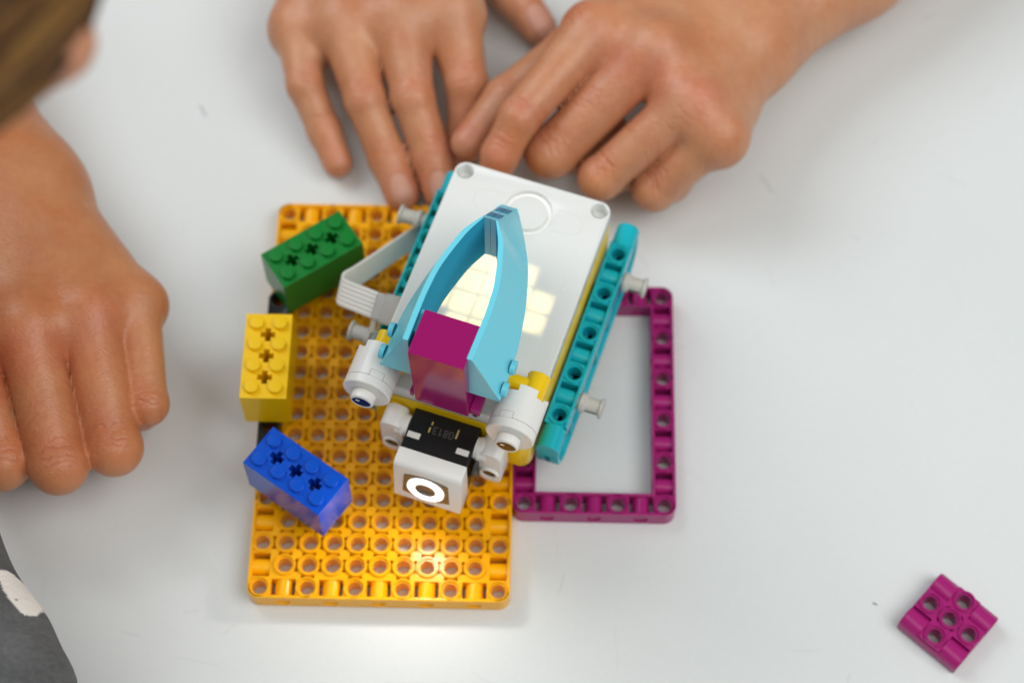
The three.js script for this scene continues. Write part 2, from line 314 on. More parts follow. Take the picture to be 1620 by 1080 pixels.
// crest: two curved wedges whose tips meet
{
  const lerpTab = (tab, w) => { for (let i = 1; i < tab.length; i++) if (w <= tab[i][0]) { const [a, b] = [tab[i - 1], tab[i]], t = Math.max(0, (w - a[0]) / (b[0] - a[0])); return a[1] + (b[1] - a[1]) * t; } return tab[tab.length - 1][1]; };
  const spl = (tab) => { const c = new THREE.SplineCurve(tab.map(([a, b]) => new THREE.Vector2(a, b))).getPoints(120).map((p) => [p.x, p.y]); return (w) => lerpTab(c, w); };
  const din = spl([[-0.9, 1.9], [5, 4.7], [10, 6.3], [15.6, 7.8], [21, 8.9], [27, 9.4], [33, 9.6], [47, 9.4]]);
  const dout = spl([[-20.2, 2.2], [-11.7, 7.3], [-1.2, 12.5], [7.9, 15.4], [16.4, 17.4], [29.7, 19.3], [47, 19.8]]);
  const Y0 = 81, Y1 = 104.5, WT = -0.9, TL = 19, ws = [];   // foot height, top height, where the tip begins, length of the tip
  for (let w = WT - TL + 0.2; w < WT; w += 1.1) ws.push(w);
  ws.push(WT - 0.02, WT + 0.02);
  for (let w = WT + 1; w < 47; w += 1.2) ws.push(w);
  ws.push(47);
  const wing = (s, inner) => {
    const rows = ws.map((w) => {
      const tip = w < WT, top = tip ? Math.max(Y0 + 0.6, Y1 - (Y1 - Y0) * (WT - w) / TL) : Y1, i = tip ? 0.06 : din(w), ot = tip ? 2.55 : din(w) + 1.75 - 1.1 * Math.max(0, 1 - (w - WT) / 6), o = Math.max(ot, dout(w));
      // inner bottom, inner top, outer top, outer bottom (a small vertical foot)
      return [[i, Y0], [i, top], [ot, top], [ot + (o - ot) * 0.96, Math.min(Y0 + 1.6, top)], [o, Math.min(Y0 + 1.1, top)], [o, Y0]].map(([d, y]) => [-0.9 + s * d, y, w]);
    });
    const pos = [], quad = (a, b, c, d) => { const q = s > 0 ? [a, b, c, a, c, d] : [a, c, b, a, d, c]; for (const v of q) pos.push(...v); };
    for (let k = 0; k + 1 < rows.length; k++) for (let j = 0; j < 6; j++) { const n = (j + 1) % 6; if ((j === 0 && (ws[k] > WT)) !== inner) continue; quad(rows[k][j], rows[k + 1][j], rows[k + 1][n], rows[k][n]); }
    const fan = (r, f) => { for (let j = 1; j < 5; j++) { const t = [r[0], r[j], r[j + 1]]; if (f) t.reverse(); for (const v of t) pos.push(...v); } };
    if (!inner) { fan(rows[0], s < 0); fan(rows[rows.length - 1], s > 0); }
    const g = new THREE.BufferGeometry(); g.setAttribute('position', new THREE.Float32BufferAttribute(pos, 3)); g.setAttribute('uv', new THREE.Float32BufferAttribute(new Float32Array(pos.length / 3 * 2), 2)); g.computeVertexNormals();
    return g;
  };
  for (const s of [1, -1]) {
    const w = part('crest_wing', mm(smooth(wing(s, false), 0.35)), M.azure, robot);
    part('inner_wall', mm(smooth(wing(s, true), 0.35)), M.azureMattShade ??= abs(lin(0.04, 0.43, 0.62), 0.9, { specularIntensity: 0.12 }), w);  // same azure plastic, matt, with the inner face's shade put into the colour
    for (const z of [35.2, 43.2]) part('stud', mm(at(lathe([[0, 1.7], [2.2, 1.7], [2.4, 1.5], [2.4, 0]], 24).rotateZ(-s * Math.PI / 2), -0.9 + s * 19.4, 82.6, z)), M.azure, w);
    // two sockets in the slanted tip, solid blocks with recess shade painted dark blue
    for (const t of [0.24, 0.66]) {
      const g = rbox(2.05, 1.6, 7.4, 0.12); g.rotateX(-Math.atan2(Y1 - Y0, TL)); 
      part('socket_shade', mm(at(g, -0.9 + s * 1.12, Y1 - (Y1 - Y0) * t - 0.42, WT - TL * t + 0.42)), M.socket_shade ??= abs(lin(0.006, 0.20, 0.36), 0.4), w);
    }
  }
  // magenta block between the wings
  const b = new THREE.Shape(); b.moveTo(35.4, 67); b.lineTo(35.4, Y1 - 0.1); b.lineTo(50.7, Y1 - 0.1); b.lineTo(48.6, 66.4); b.closePath();
  const bg = new THREE.ExtrudeGeometry(b, { depth: 17.6, bevelEnabled: true, bevelSize: 0.18, bevelThickness: 0.18, bevelOffset: -0.18, bevelSegments: 2 });
  bg.rotateY(-Math.PI / 2); bg.translate(8.7, 0, 0);
  const blk = part('crest_block', mm(bg), abs(lin(0.32, 0.008, 0.13), 0.12, { specularIntensity: 0.4 }), robot);
  part('peg', mm(join([at(rbox(3.4, 3.4, 6, 0.3), 10.6, 68, 44.5), at(rbox(1.2, 3, 3, 0.2), -10.2, 70, 47)])), M.magenta, blk);
  part('post', mm(join([at(rbox(11, 10, 11, 0.4), 0, 63.9, 38), at(rbox(15, 3, 12, 0.3), 0, 61.6, 37)])), M.magenta, blk);
  part('clip', mm(at(rbox(2.2, 9, 8, 0.5), -10.0, 97, 38)), M.azure, blk);
}
// eyes
{
  const faceN = 256, cv = (k) => k;
  for (const s of [-1, 1]) {
    const y = s > 0 ? 70.4 : 69.2;
    const barrel = lathe([[0, 0], [7.9, 0], [7.9, 9.55], [7.45, 9.56], [7.45, 9.78], [7.9, 9.8], [7.95, 12.5], [7.7, 12.8], [0, 12.8]], 56); barrel.rotateX(Math.PI / 2);
    const eye = part('eye', mm(smooth(at(barrel, s * 24, y, 40), 0.5)), M.white, robot);
    // a curved piece of the barrel wall between two angles, from z0 to z1
    const sector = (r0, r1, a0, a1, z0, z1) => {
      const sh = new THREE.Shape(); sh.absarc(0, 0, r1, a0, a1); sh.absarc(0, 0, r0, a1, a0, true); sh.closePath();
      const g = new THREE.ExtrudeGeometry(sh, { depth: z1 - z0, bevelEnabled: false, curveSegments: 14 }); return at(g, s * 24, y, 40 + z0);
    };
    part('lug', mm(smooth(join([[0.95, 1.75], [2.5, 3.3], [4.1, 4.9], [-0.75, 0.1]].map(([a, b]) => sector(6.2, 7.88, s > 0 ? a : Math.PI - b, s > 0 ? b : Math.PI - a, -2.3, 0.05))), 0.5)), M.white, eye);
    part('joint', mm(smooth(join([sector(7.6, 7.96, s > 0 ? 1.62 : 0.95, s > 0 ? 2.15 : 1.5, 7.7, 9.75)]), 0.5)), M.white, eye);
    part('joint_gap', mm(join([sector(7.6, 7.93, s > 0 ? 1.58 : 0.91, s > 0 ? 1.61 : 0.94, 7.6, 9.6), sector(7.6, 7.93, s > 0 ? 2.16 : 1.51, s > 0 ? 2.19 : 1.54, 7.6, 9.6), sector(7.6, 7.93, s > 0 ? 1.6 : 0.93, s > 0 ? 2.17 : 1.52, 7.48, 7.62)])), M.grey, eye);
    const tile = lathe([[0, 3.2], [3.6, 3.2], [3.95, 2.9], [3.95, 0.3], [3.6, 0], [0, 0]], 40); tile.rotateX(Math.PI / 2);
    part('eye_tile', mm(smooth(at(tile, s * 24 + (s > 0 ? 0 : -0.4), y - 0.4, 52.8), 0.5)), M.white, eye);
    const pu = new THREE.Shape(); 
    pu.absarc(0, 0, 3.1, 0.55, Math.PI - 0.55); pu.absarc(0, 1.0, 3.2, Math.PI + 0.12, Math.PI * 2 - 0.12); pu.closePath();
    const pg = new THREE.ExtrudeGeometry(pu, { depth: 0.06, bevelEnabled: false, curveSegments: 20 });
    part('pupil', mm(at(pg, s * 24 + (s > 0 ? 0 : -0.4), y - 0.8, 56.0)), M.print, eye);
    part('eye_spark', mm(at(cyl(0.62, 0.06, 20).rotateX(Math.PI / 2).scale(1.15, 0.85, 1), s * 24 + (s > 0 ? 0 : -0.4) - 1.2, y + 0.3, 56.1)), M.white, eye);
    // yellow connector carrying the eye
    const yc = join([cyl(s > 0 ? 3.8 : 2.8, 11, 28).rotateX(Math.PI / 2).translate(s * 26, y - 2 - (s < 0 ? 2 : 0), 34.6), rbox(8, 8, 7, 1.2).translate(s * 20.5, 64.5, 36.4), cyl(2.6, 7, 24).rotateZ(Math.PI / 2).translate(s * 21, y - 1.5, 33.5)]);
    part('eye_holder', mm(smooth(yc, 0.6)), M.hubYellow, robot);
  }
}
// sensor nose
const sensorLight = [];
{
  const nose = new THREE.Group(); nose.name = 'sensor'; robot.add(nose);
  const back = part('sensor_back', mm(at(rbox(22.8, 19.5, 16, 0.6), 0, 39.6, 51)), M.black, nose);
  // white front shell, profile in (w, y)
  const p = new THREE.Shape(); p.moveTo(58.6, 49.8); p.lineTo(62.6, 49.4); p.quadraticCurveTo(64.3, 49.0, 64.6, 47.4); p.lineTo(66.7, 28.6); p.lineTo(58.6, 28.6); p.closePath();
  const g = new THREE.ExtrudeGeometry(p, { depth: 22.6, bevelEnabled: true, bevelSize: 0.35, bevelThickness: 0.35, bevelOffset: -0.35, bevelSegments: 3, curveSegments: 10 });
  g.rotateY(-Math.PI / 2); g.translate(11.3, 0, 0);
  part('sensor_shell', mm(smooth(g, 0.45)), M.white, nose);
  // face plate, lamp ring and lens on the sloping front
  const tilt = Math.atan2(66.7 - 64.6, 47.4 - 28.6), cy = 38.4, cw = 64.6 + (47.4 - cy) * Math.tan(tilt);
  const face = (geo, out) => { geo.rotateX(-tilt); return mm(at(geo, -0.3, cy + Math.sin(tilt) * out, cw + Math.cos(tilt) * out)); };
  const fs = new THREE.Shape(); fs.moveTo(-7.6, 5.4); fs.quadraticCurveTo(0, 8.6, 7.6, 5.4); fs.lineTo(8.1, -5.4); fs.quadraticCurveTo(0, -8.6, -8.1, -5.4); fs.closePath();
  part('face_plate', face(new THREE.ExtrudeGeometry(fs, { depth: 0.25, bevelEnabled: false, curveSegments: 16 }), 0.0), M.tan, nose);
  part('lamp_ring', face(smooth(lathe([[3.5, 0], [3.5, 0.6], [3.7, 0.75], [6.2, 0.75], [6.4, 0.6], [6.4, 0]], 56).rotateX(Math.PI / 2), 0.5), 0.2), M.glow, nose);
  part('lens', face(smooth(lathe([[0, 0.45], [1.6, 0.4], [2.4, 0.65], [3.45, 0.7], [3.48, 0]], 40).rotateX(Math.PI / 2), 0.5), 0.2), M.lens, nose);
  const l = new THREE.RectAreaLight(lin(1, 0.95, 0.86), 100, 0.011, 0.011); l.castShadow = true;
  l.position.set(-0.3 * MM, (cy + Math.sin(tilt) * 1.3) * MM, (cw + Math.cos(tilt) * 1.3) * MM); l.rotation.set(-tilt, Math.PI, 0, 'YXZ'); nose.add(l);
  // marks on the black back
  for (const [u, w] of [[-8.6, 53.6], [8.4, 56.0]]) part('white_slot', mm(at(rbox(4.3, 0.5, 2.1, 0.2), u, 49.3, w - (u > 0 ? 2 : 0.2))), M.white, nose);
  for (const [u, w, l2] of [[-4.2, 47.6, 1.6], [-4.4, 50.0, 2.4], [4.7, 48.6, 4.2]]) part('gold_glint', mm(at(rbox(0.55, 0.4, l2 * 0.8, 0.15), u, 49.28, w)), abs(lin(0.62, 0.46, 0.16), 0.3), nose);  // small light reflections on the black top, painted as gold slits
  const font = await new FontLoader().loadAsync('fonts/droid/droid_sans_regular.typeface.json');
  const tg = new TextGeometry('0813', { font, size: 2.7, depth: 0.12, curveSegments: 4 }); tg.computeBoundingBox(); tg.translate(-tg.boundingBox.max.x / 2, 0, 0); tg.scale(0.9, 1, 1);
  tg.rotateX(-Math.PI / 2); tg.rotateY(Math.PI);
  part('lettering', mm(at(tg, 0.3, 49.33, 48.4)), abs(lin(0.09, 0.09, 0.088), 0.4), nose);
  part('cheek_strap', mm(at(rbox(1.2, 14, 9, 0.5).rotateX(0.3), 12.8, 38, 52)), M.black, nose);
  // white bearings left and right of the sensor
  for (const s of [-1, 1]) {
    const list = [], sh = roundRect(4, 9, 3.9); sh.holes.push(circlePath(0, 5, 2.45));
    const bg = new THREE.ExtrudeGeometry(roundRect(3.9, 10.5, 3.2), { depth: 7, bevelEnabled: true, bevelSize: 0.4, bevelThickness: 0.4, bevelOffset: -0.4, bevelSegments: 2, curveSegments: 12 });
    list.push(at(bg, s * 17, 39.6, 45.2), at(cyl(3.7, 4.2, 28).rotateZ(Math.PI / 2), s * 13.6, 46, 49.6), at(cyl(4.0, 1.0, 28).rotateZ(Math.PI / 2), s * 13.1, 46, 49.6));
    const br = part('bearing', mm(smooth(join(list), 0.5)), M.white, nose);
    part('bearing_hole', mm(at(cyl(2.4, 0.3, 28).rotateX(Math.PI / 2), s * 17, 36.4, 52.75)), M.print, br);
    part('bearing_lip', mm(smooth(at(lathe([[2.35, 0], [2.35, 0.8], [3.1, 0.9], [3.4, 0.4], [3.4, 0]], 28).rotateX(Math.PI / 2), s * 17, 36.4, 52.5), 0.5)), M.white, br);
  }
}
// stand under the hub, resting on the plate
{
  const list = [at(rbox(24, 20.1, 40, 1.5), -8, 18, 0)];
  for (const w of [-16, 0, 16]) list.push(at(cyl(3.6, 25.2, 24).rotateZ(Math.PI / 2), -8, 16, w));
  part('stand', mm(smooth(join(list), 0.5)), M.black, robot);
}
// ribbon cable with its clear plug
{
  const RIB = [[-35, 46.6, 7], [-38.5, 46, 6.6], [-44.9, 44, 5.2], [-50.6, 41.4, 3.6], [-53.6, 39.6, 2.2], [-54.4, 38.4, -0.6], [-52.3, 37, -4.6], [-47.6, 33, -15.3], [-42.6, 29, -26.7], [-38.8, 27, -34.1], [-35.6, 24, -45.9]];
  const c = new THREE.CatmullRomCurve3(RIB.map((p) => new THREE.Vector3(...p)), false, 'catmullrom', 0.4);
  const W = new THREE.Vector3(0.06, -0.52, 0.85).normalize(), n = 90, prof = [];
  for (let k = 0; k <= 36; k++) prof.push([k / 36 * 9.2, 0.42 + 0.26 * Math.abs(Math.sin(k / 36 * 6 * Math.PI))]);
  const pos = [], P = [];
  for (let i = 0; i <= n; i++) {
    const t = i / n, o = c.getPointAt(t), T = c.getTangentAt(t), N = new THREE.Vector3().crossVectors(T, W).normalize();
    P.push([...prof.map(([w, h]) => o.clone().addScaledVector(W, w).addScaledVector(N, h)), ...prof.slice().reverse().map(([w, h]) => o.clone().addScaledVector(W, w).addScaledVector(N, -h))]);
  }
  const m = P[0].length;
  for (let i = 0; i < n; i++) for (let j = 0; j < m; j++) { const k = (j + 1) % m; for (const v of [P[i][j], P[i + 1][j], P[i + 1][k], P[i][j], P[i + 1][k], P[i][k]]) pos.push(v.x, v.y, v.z); }
  const g = new THREE.BufferGeometry(); g.setAttribute('position', new THREE.Float32BufferAttribute(pos, 3)); g.setAttribute('uv', new THREE.Float32BufferAttribute(new Float32Array(pos.length / 3 * 2), 2)); g.computeVertexNormals();
  const cable = part('ribbon_cable', mm(smooth(g, 0.5)), M.cable, robot);
  const pg = join([rbox(8.5, 6.2, 9.2, 0.7), at(rbox(5, 2.2, 10.6, 0.5), 1.5, 2.2, 0), at(rbox(2, 3.6, 4.6, 0.4), -3, -0.5, 7)]); pg.rotateX(0.5);
  part('clear_plug', mm(at(pg, -33.6, 46.6, 11.8)), M.clear, cable);
  part('plug_core', mm(join([at(rbox(5.5, 1.4, 6.2, 0.4).rotateX(0.5), -33.2, 45.8, 11.8), ...[-2.6, -1.3, 0, 1.3, 2.6].map((q) => at(rbox(6.4, 0.5, 0.5, 0.1).rotateX(0.5), -33.4, 47.0 - q * 0.48, 11.8 + q * 0.87))])), M.cable, cable);
}

// ---------------------------------------------------------------- people
const HA = {
  wr: [[-22.7, 36, -224.9, 16], [-0.6, 36, -225.4, 16]],
  pinky: [[-39.4, 25, -143.5, 10], [-36.2, 21, -119.1, 6.7], [-28.7, 12, -104.8, 6.3], [-23.6, 7.5, -94, 5.6]],
  ring: [[-21.8, 31, -142, 11], [-13.2, 25, -110.5, 7.3], [-4.4, 13, -92.5, 7.1], [0.9, 9, -79.8, 6.4]],
  mid: [[-1.2, 34, -142, 11.4], [4.6, 27, -110.3, 7.6], [12.0, 15, -92.2, 7.2], [15.6, 10, -79.9, 6.4]],
  idx: [[17.2, 33, -145, 11.2], [23.9, 24, -119.1, 7.8], [23.6, 12, -106.6, 7], [20.8, 8, -95, 6.2]],
  thumb: [[9.6, 26, -205.9, 12], [27.9, 20, -177.6, 9.5], [41.0, 14, -165.9, 8.3], [50.2, 9.5, -154.9, 7]],
  arm: [[[-22, 38, -225, 18], [-60, 60, -330, 28]], [[0, 38, -225, 17], [-45, 60, -330, 28]]],
  lo: [-62, -4, -262], size: 200, res: 130,
};
const HB = {
  wr: [[112.7, 36, -149.7, 17], [126.6, 32, -133.0, 16]],
  idx: [[70.0, 52, -124.4, 10], [44.0, 46, -90.6, 7.2], [37.5, 37, -80.9, 6.7], [34.4, 27, -75.9, 5.9]],
  mid: [[92.0, 55, -114.6, 10], [55.2, 30, -86.0, 9.1], [66.4, 12, -97.9, 7.6], [77.4, 12, -107.7, 7]],
  ring: [[104.8, 51, -96.4, 8.9], [73.3, 26, -78.3, 7.9], [82.8, 11, -91.1, 7.2], [92.6, 12, -99.7, 6.6]],
  pinky: [[114.4, 45, -86.6, 8.8], [92.7, 21, -76.7, 7.6], [100.0, 10, -86.1, 6.6], [106.6, 10, -93.9, 6]],
  thumb: [[94.5, 28, -149.5, 13], [62.6, 32, -128.9, 9.5], [38.6, 29, -109.7, 7.8], [25.6, 24, -93.3, 6.7]],
  arm: [[[112.7, 36, -149.7, 17], [149.8, 34, -190.1, 21]], [[126.6, 32, -133, 16], [167.4, 30, -172.8, 20]], [[149.8, 34, -190.1, 21], [208.3, 40, -248.2, 26]], [[167.4, 30, -172.8, 20], [227.2, 36, -229.9, 26]]],
  lo: [12, -4, -252], size: 200, res: 160,
};
const HC = {
  wr: [[-145, 34, -61.7, 20], [-130.5, 32, -62.7, 18.5]],
  pinky: [[-85.3, 40, -17.8, 8.2], [-78.5, 34, 18.1, 6.8], [-84.9, 14, 11.4, 6.5], [-91.0, 10, -4.9, 6]],
  ring: [[-99.5, 47, -10.4, 9.4], [-88.2, 33, 33.6, 9.2], [-96.3, 12, 23.8, 8], [-101.8, 10, 7.5, 7.5]],
  mid: [[-118.3, 51, -2.1, 9.9], [-105.4, 35, 40.9, 9.6], [-113.9, 12.5, 30.3, 8.5], [-118.8, 11, 10.7, 8]],
  idx: [[-139.9, 50, -1.0, 9.2], [-124.9, 33, 39.3, 9.5], [-132.6, 12, 28.6, 8.3], [-136.3, 11, 11.1, 8]],
  thumb: [[-152.0, 24, -44.0, 13], [-159.0, 22, -12.4, 10], [-150.4, 16, 11.3, 8.5], [-139.1, 12, 21.2, 8]],
  arm: [[[-145, 34, -61.7, 20], [-175, 36, -105.1, 23]], [[-130.5, 32, -62.7, 18.5], [-163, 34, -107, 22]], [[-175, 36, -105.1, 23], [-211.4, 46, -167.4, 29]], [[-163, 34, -107, 22], [-203.8, 44, -175.1, 29]]],
  lo: [-236, -4, -150], size: 206, res: 160,
};
// distance to a tapered capsule
function cap(px, py, pz, a, b) {
  const bx = b[0] - a[0], by = b[1] - a[1], bz = b[2] - a[2], qx = px - a[0], qy = py - a[1], qz = pz - a[2];
  const t = Math.max(0, Math.min(1, (qx * bx + qy * by + qz * bz) / (bx * bx + by * by + bz * bz)));
  return Math.hypot(qx - bx * t, qy - by * t, qz - bz * t) - (a[3] + (b[3] - a[3]) * t);
}
const smin = (a, b, k) => { const h = Math.max(0, k - Math.abs(a - b)) / k; return Math.min(a, b) - h * h * k * 0.25; };
const FING = ['idx', 'mid', 'ring', 'pinky', 'thumb'];
function handSDF(H) {
  const chains = FING.map((f) => { const j = H[f]; return j.slice(1).map((q, i) => [j[i], q]); });
  const palm = [];
  const [w0, w1] = H.wr, knuck = ['idx', 'mid', 'ring', 'pinky'].map((f) => H[f][0]);
  // the side of the wrist nearest to each knuckle carries it
  const near = (k) => Math.hypot(k[0] - w0[0], k[2] - w0[2]) < Math.hypot(k[0] - w1[0], k[2] - w1[2]);
  for (const k of knuck) { const w = near(k) ? w0 : w1, o = near(k) ? w1 : w0, m = [w[0] * 0.75 + o[0] * 0.25, w[1], w[2] * 0.75 + o[2] * 0.25, w[3] * 0.85]; palm.push([m, [k[0], k[1] - 1.5, k[2], k[3] * 1.02]]); palm.push([m, [(k[0] * 2 + m[0]) / 3, (k[1] * 2 + m[1]) / 3 - 9, (k[2] * 2 + m[2]) / 3, k[3] * 1.15]]); }
  for (let i = 0; i < 3; i++) palm.push([[...knuck[i].slice(0, 1), knuck[i][1] - 6, knuck[i][2], knuck[i][3] * 0.86], [...knuck[i + 1].slice(0, 1), knuck[i + 1][1] - 6, knuck[i + 1][2], knuck[i + 1][3] * 0.86]]);
  palm.push([w0, w1]); palm.push([[H.thumb[0][0], H.thumb[0][1], H.thumb[0][2], H.thumb[0][3]], [(w0[0] + w1[0]) / 2, w0[1] - 2, (w0[2] + w1[2]) / 2, 14]]);
  for (const [a, b] of H.arm) palm.push([a, b]);
  return (x, y, z) => {
    let p = 1e9; for (const [a, b] of palm) p = smin(p, cap(x, y, z, a, b), 10);
    let d = p;
    for (let c = 0; c < 5; c++) {
      let f = 1e9; for (const [a, b] of chains[c]) f = smin(f, cap(x, y, z, a, b), 2.2);
      // a soft swelling at the knuckles
      const j = H[FING[c]][1]; f = smin(f, Math.hypot(x - j[0], y - j[1] - 0.5, z - j[2]) - j[3] * 0.97, 1.5);
      d = smin(d, smin(p, f, c === 4 ? 9 : 4.2), 1.4);
    }
    return d;
  };
}
function meshSDF(f, lo, size, res) {
  const mc = new MarchingCubes(res, new THREE.MeshBasicMaterial(), false, false, 260000), h = size / 2, step = size / res;
  mc.isolation = 0;
  // coarse pass keeps the fine pass near the surface
  const B = 4, nb = Math.ceil(res / B), far = step * B * 0.87 + 2.2 * step + 1;
  for (let bz = 0; bz < nb; bz++) for (let by = 0; by < nb; by++) for (let bx = 0; bx < nb; bx++) {
    const cx = lo[0] + (bx + 0.5) * B * step, cy = lo[1] + (by + 0.5) * B * step, cz = lo[2] + (bz + 0.5) * B * step, dc = f(cx, cy, cz), skip = Math.abs(dc) > far;
    for (let z = bz * B; z < Math.min(res, bz * B + B); z++) for (let y = by * B; y < Math.min(res, by * B + B); y++) for (let x = bx * B; x < Math.min(res, bx * B + B); x++)
      mc.field[x + y * res + z * res * res] = -(skip ? dc : f(lo[0] + x * step, lo[1] + y * step, lo[2] + z * step));
  }
  mc.update();
  const n = mc.count, pos = new Float32Array(n * 3), nor = new Float32Array(n * 3);
  for (let i = 0; i < n; i++) for (let c = 0; c < 3; c++) {
    pos[i * 3 + c] = lo[c] + (mc.positionArray[i * 3 + c] * 0.5 + 0.5) * size;
  }
  const e = Math.max(0.6, step * 0.75);
  for (let i = 0; i < n; i++) {
    const x = pos[i * 3], y = pos[i * 3 + 1], z = pos[i * 3 + 2];
    let a = f(x + e, y, z) - f(x - e, y, z), b = f(x, y + e, z) - f(x, y - e, z), c = f(x, y, z + e) - f(x, y, z - e), l = Math.hypot(a, b, c) || 1;
    nor[i * 3] = a / l; nor[i * 3 + 1] = b / l; nor[i * 3 + 2] = c / l;
  }
  const g = new THREE.BufferGeometry(); g.setAttribute('position', new THREE.BufferAttribute(pos, 3)); g.setAttribute('normal', new THREE.BufferAttribute(nor, 3));
  const uv = new Float32Array(n * 2); for (let i = 0; i < n; i++) { uv[i * 2] = (pos[i * 3] - lo[0]) / size; uv[i * 2 + 1] = (pos[i * 3 + 2] - lo[2]) / size; }
  g.setAttribute('uv', new THREE.BufferAttribute(uv, 2));
  return g;
}
// skin: mottled colour, redder knuckles and finger ends, nails; fine lines and knuckle creases as relief
function skinMaterial(H, tone, nails, name) {
  const N = 1024, col = new Uint8Array(N * N * 4), bmp = new Uint8Array(N * N * 4);
  const mmx = H.size / N, joints = [], tips = [], axes = [];
  for (const f of FING) {
    const j = H[f], dir = (a, b) => { const dx = b[0] - a[0], dz = b[2] - a[2], l = Math.hypot(dx, dz) || 1; return [dx / l, dz / l]; };
    joints.push([j[1][0], j[1][2], ...dir(j[0], j[1]), j[1][3], 1.0]); joints.push([j[2][0], j[2][2], ...dir(j[1], j[2]), j[2][3], 0.6]); joints.push([j[0][0], j[0][2], ...dir(H.wr[0], j[0]), j[0][3], 0.35]);
    tips.push([j[3][0], j[3][2], j[3][3]]);
    if (nails.includes(f)) axes.push([j[3][0], j[3][2], ...dir(j[2], j[3]), j[3][3]]);
  }
  for (let r = 0; r < N; r++) for (let i = 0; i < N; i++) {
    const x = H.lo[0] + i * mmx, z = H.lo[2] + r * mmx, k = (r * N + i) * 4;
    let m = fbm(x * 0.07, z * 0.07, 11) - 0.47, fine = fbm(x * 0.6, z * 0.6, 23, 3) - 0.45, red = 0, nail = 0, b = 0.5;
    for (const [jx, jz, dx, dz, rad, amt] of joints) {
      const ax = (x - jx) * dx + (z - jz) * dz, ay = -(x - jx) * dz + (z - jz) * dx, d2 = (ax * ax + ay * ay) / (rad * rad);
      if (d2 > 3) continue;
      red += amt * 0.5 * Math.exp(-d2 * 1.3) * (0.6 + 0.8 * vnoise(x * 0.4, z * 0.4, 31));
      if (amt > 0.5) {
        const sd = Math.floor(jx * 7 + jz * 3), env = Math.exp(-((ay / (rad * 0.7)) ** 4));
        for (let l = 0; l < 4; l++) {
          const o = (l - 1.5) * rad * 0.24 + (hash(l, sd, 43) - 0.5) * rad * 0.2, wob = (vnoise(ay * 0.45 + l * 9, sd, 41) - 0.5) * 1.7 + (l - 1.5) * ay * ay * 0.012, q = (ax - o - wob) / (0.28 + 0.25 * hash(l, sd, 45));
          const cut = vnoise(ay * 0.5 + l * 5, sd, 47) > 0.3 ? 1 : 0.25;
          if (q * q < 9) { const v = amt * env * cut * Math.exp(-q * q) * (0.5 + 0.5 * hash(l, sd, 49)); b -= 0.30 * v; red += 0.25 * v; }
        }
      }
    }
    for (const [tx, tz, rad] of tips) { const d2 = ((x - tx) ** 2 + (z - tz) ** 2) / (rad * rad); if (d2 < 5) red += 0.8 * Math.exp(-d2 * 0.7); }
    for (const [tx, tz, dx, dz, rad] of axes) {
      const ax = (x - tx) * dx + (z - tz) * dz - rad * 0.15, ay = -(x - tx) * dz + (z - tz) * dx, q = Math.pow(Math.abs(ax) / (rad * 0.85), 2.6) + Math.pow(Math.abs(ay) / (rad * 0.64), 2.6);
      if (q < 1.9) { if (q < 1) nail = 1; b += q < 1 ? 0.12 : -0.25 * Math.exp(-(((q - 1.12) / 0.18) ** 2)); }
    }
    // fine skin lines
    const wx = x + 1.5 * vnoise(x * 0.3, z * 0.3, 51), wz = z + 1.5 * vnoise(x * 0.3, z * 0.3, 53);
    b += (1 - nail) * ((vnoise(wx * 1.1, wz * 2.6, 61) - 0.5) * 0.10 + (vnoise(wx * 3.4, wz * 3.4, 63) - 0.5) * 0.09);
    red = Math.min(0.9, red);
    const pink = fbm(x * 0.11 + 40, z * 0.11, 91) - 0.47;
    let R = tone[0] * (1 + 0.22 * m + 0.14 * fine), G = tone[1] * (1 + 0.42 * m + 0.2 * fine - 0.26 * red + 0.25 * pink), Bc = tone[2] * (1 + 0.5 * m + 0.2 * fine - 0.2 * red + 0.5 * pink);
    if (nail) { R = 0.58; G = 0.285; Bc = 0.2; }
    const s = (v) => 255 * (v <= 0.0031308 ? 12.92 * v : 1.055 * Math.pow(Math.max(0, v), 1 / 2.4) - 0.055);
    col[k] = s(R); col[k + 1] = s(G); col[k + 2] = s(Bc); col[k + 3] = 255;
    bmp[k] = bmp[k + 1] = bmp[k + 2] = Math.max(0, Math.min(255, b * 255)); bmp[k + 3] = 255;
  }
  const T = (d, srgb) => { const t = new THREE.DataTexture(d, N, N); if (srgb) t.colorSpace = THREE.SRGBColorSpace; t.magFilter = THREE.LinearFilter; t.minFilter = THREE.LinearMipmapLinearFilter; t.generateMipmaps = true; t.needsUpdate = true; return t; };
  return new THREE.MeshPhysicalMaterial({ name, map: T(col, true), bumpMap: T(bmp, false), bumpScale: 0.0009, roughness: 0.4, specularIntensity: 1.0 });
}
const handGeo = (H) => mm(meshSDF(handSDF(H), H.lo, H.size, H.res));
const tubeBody = (bones, k) => (x, y, z) => { let d = 1e9; for (const [a, b] of bones) d = smin(d, cap(x, y, z, a, b), k); return d; };
function person(name, label, parts) {
  const o = new THREE.Group(); o.name = numbered(name); o.userData = { label, category: 'person' }; scene.add(o);
  const g = mergeGeometries(parts.map((p) => p[0]), true), m = new THREE.Mesh(g, parts.map((p) => p[1])); m.name = 'body'; m.castShadow = m.receiveShadow = true; o.add(m);
  return o;
}
const toneBoy = [0.54, 0.245, 0.125], toneGirl = [0.52, 0.205, 0.085];
const plainSkin = (t) => new THREE.MeshPhysicalMaterial({ color: lin(...t), roughness: 0.5 });
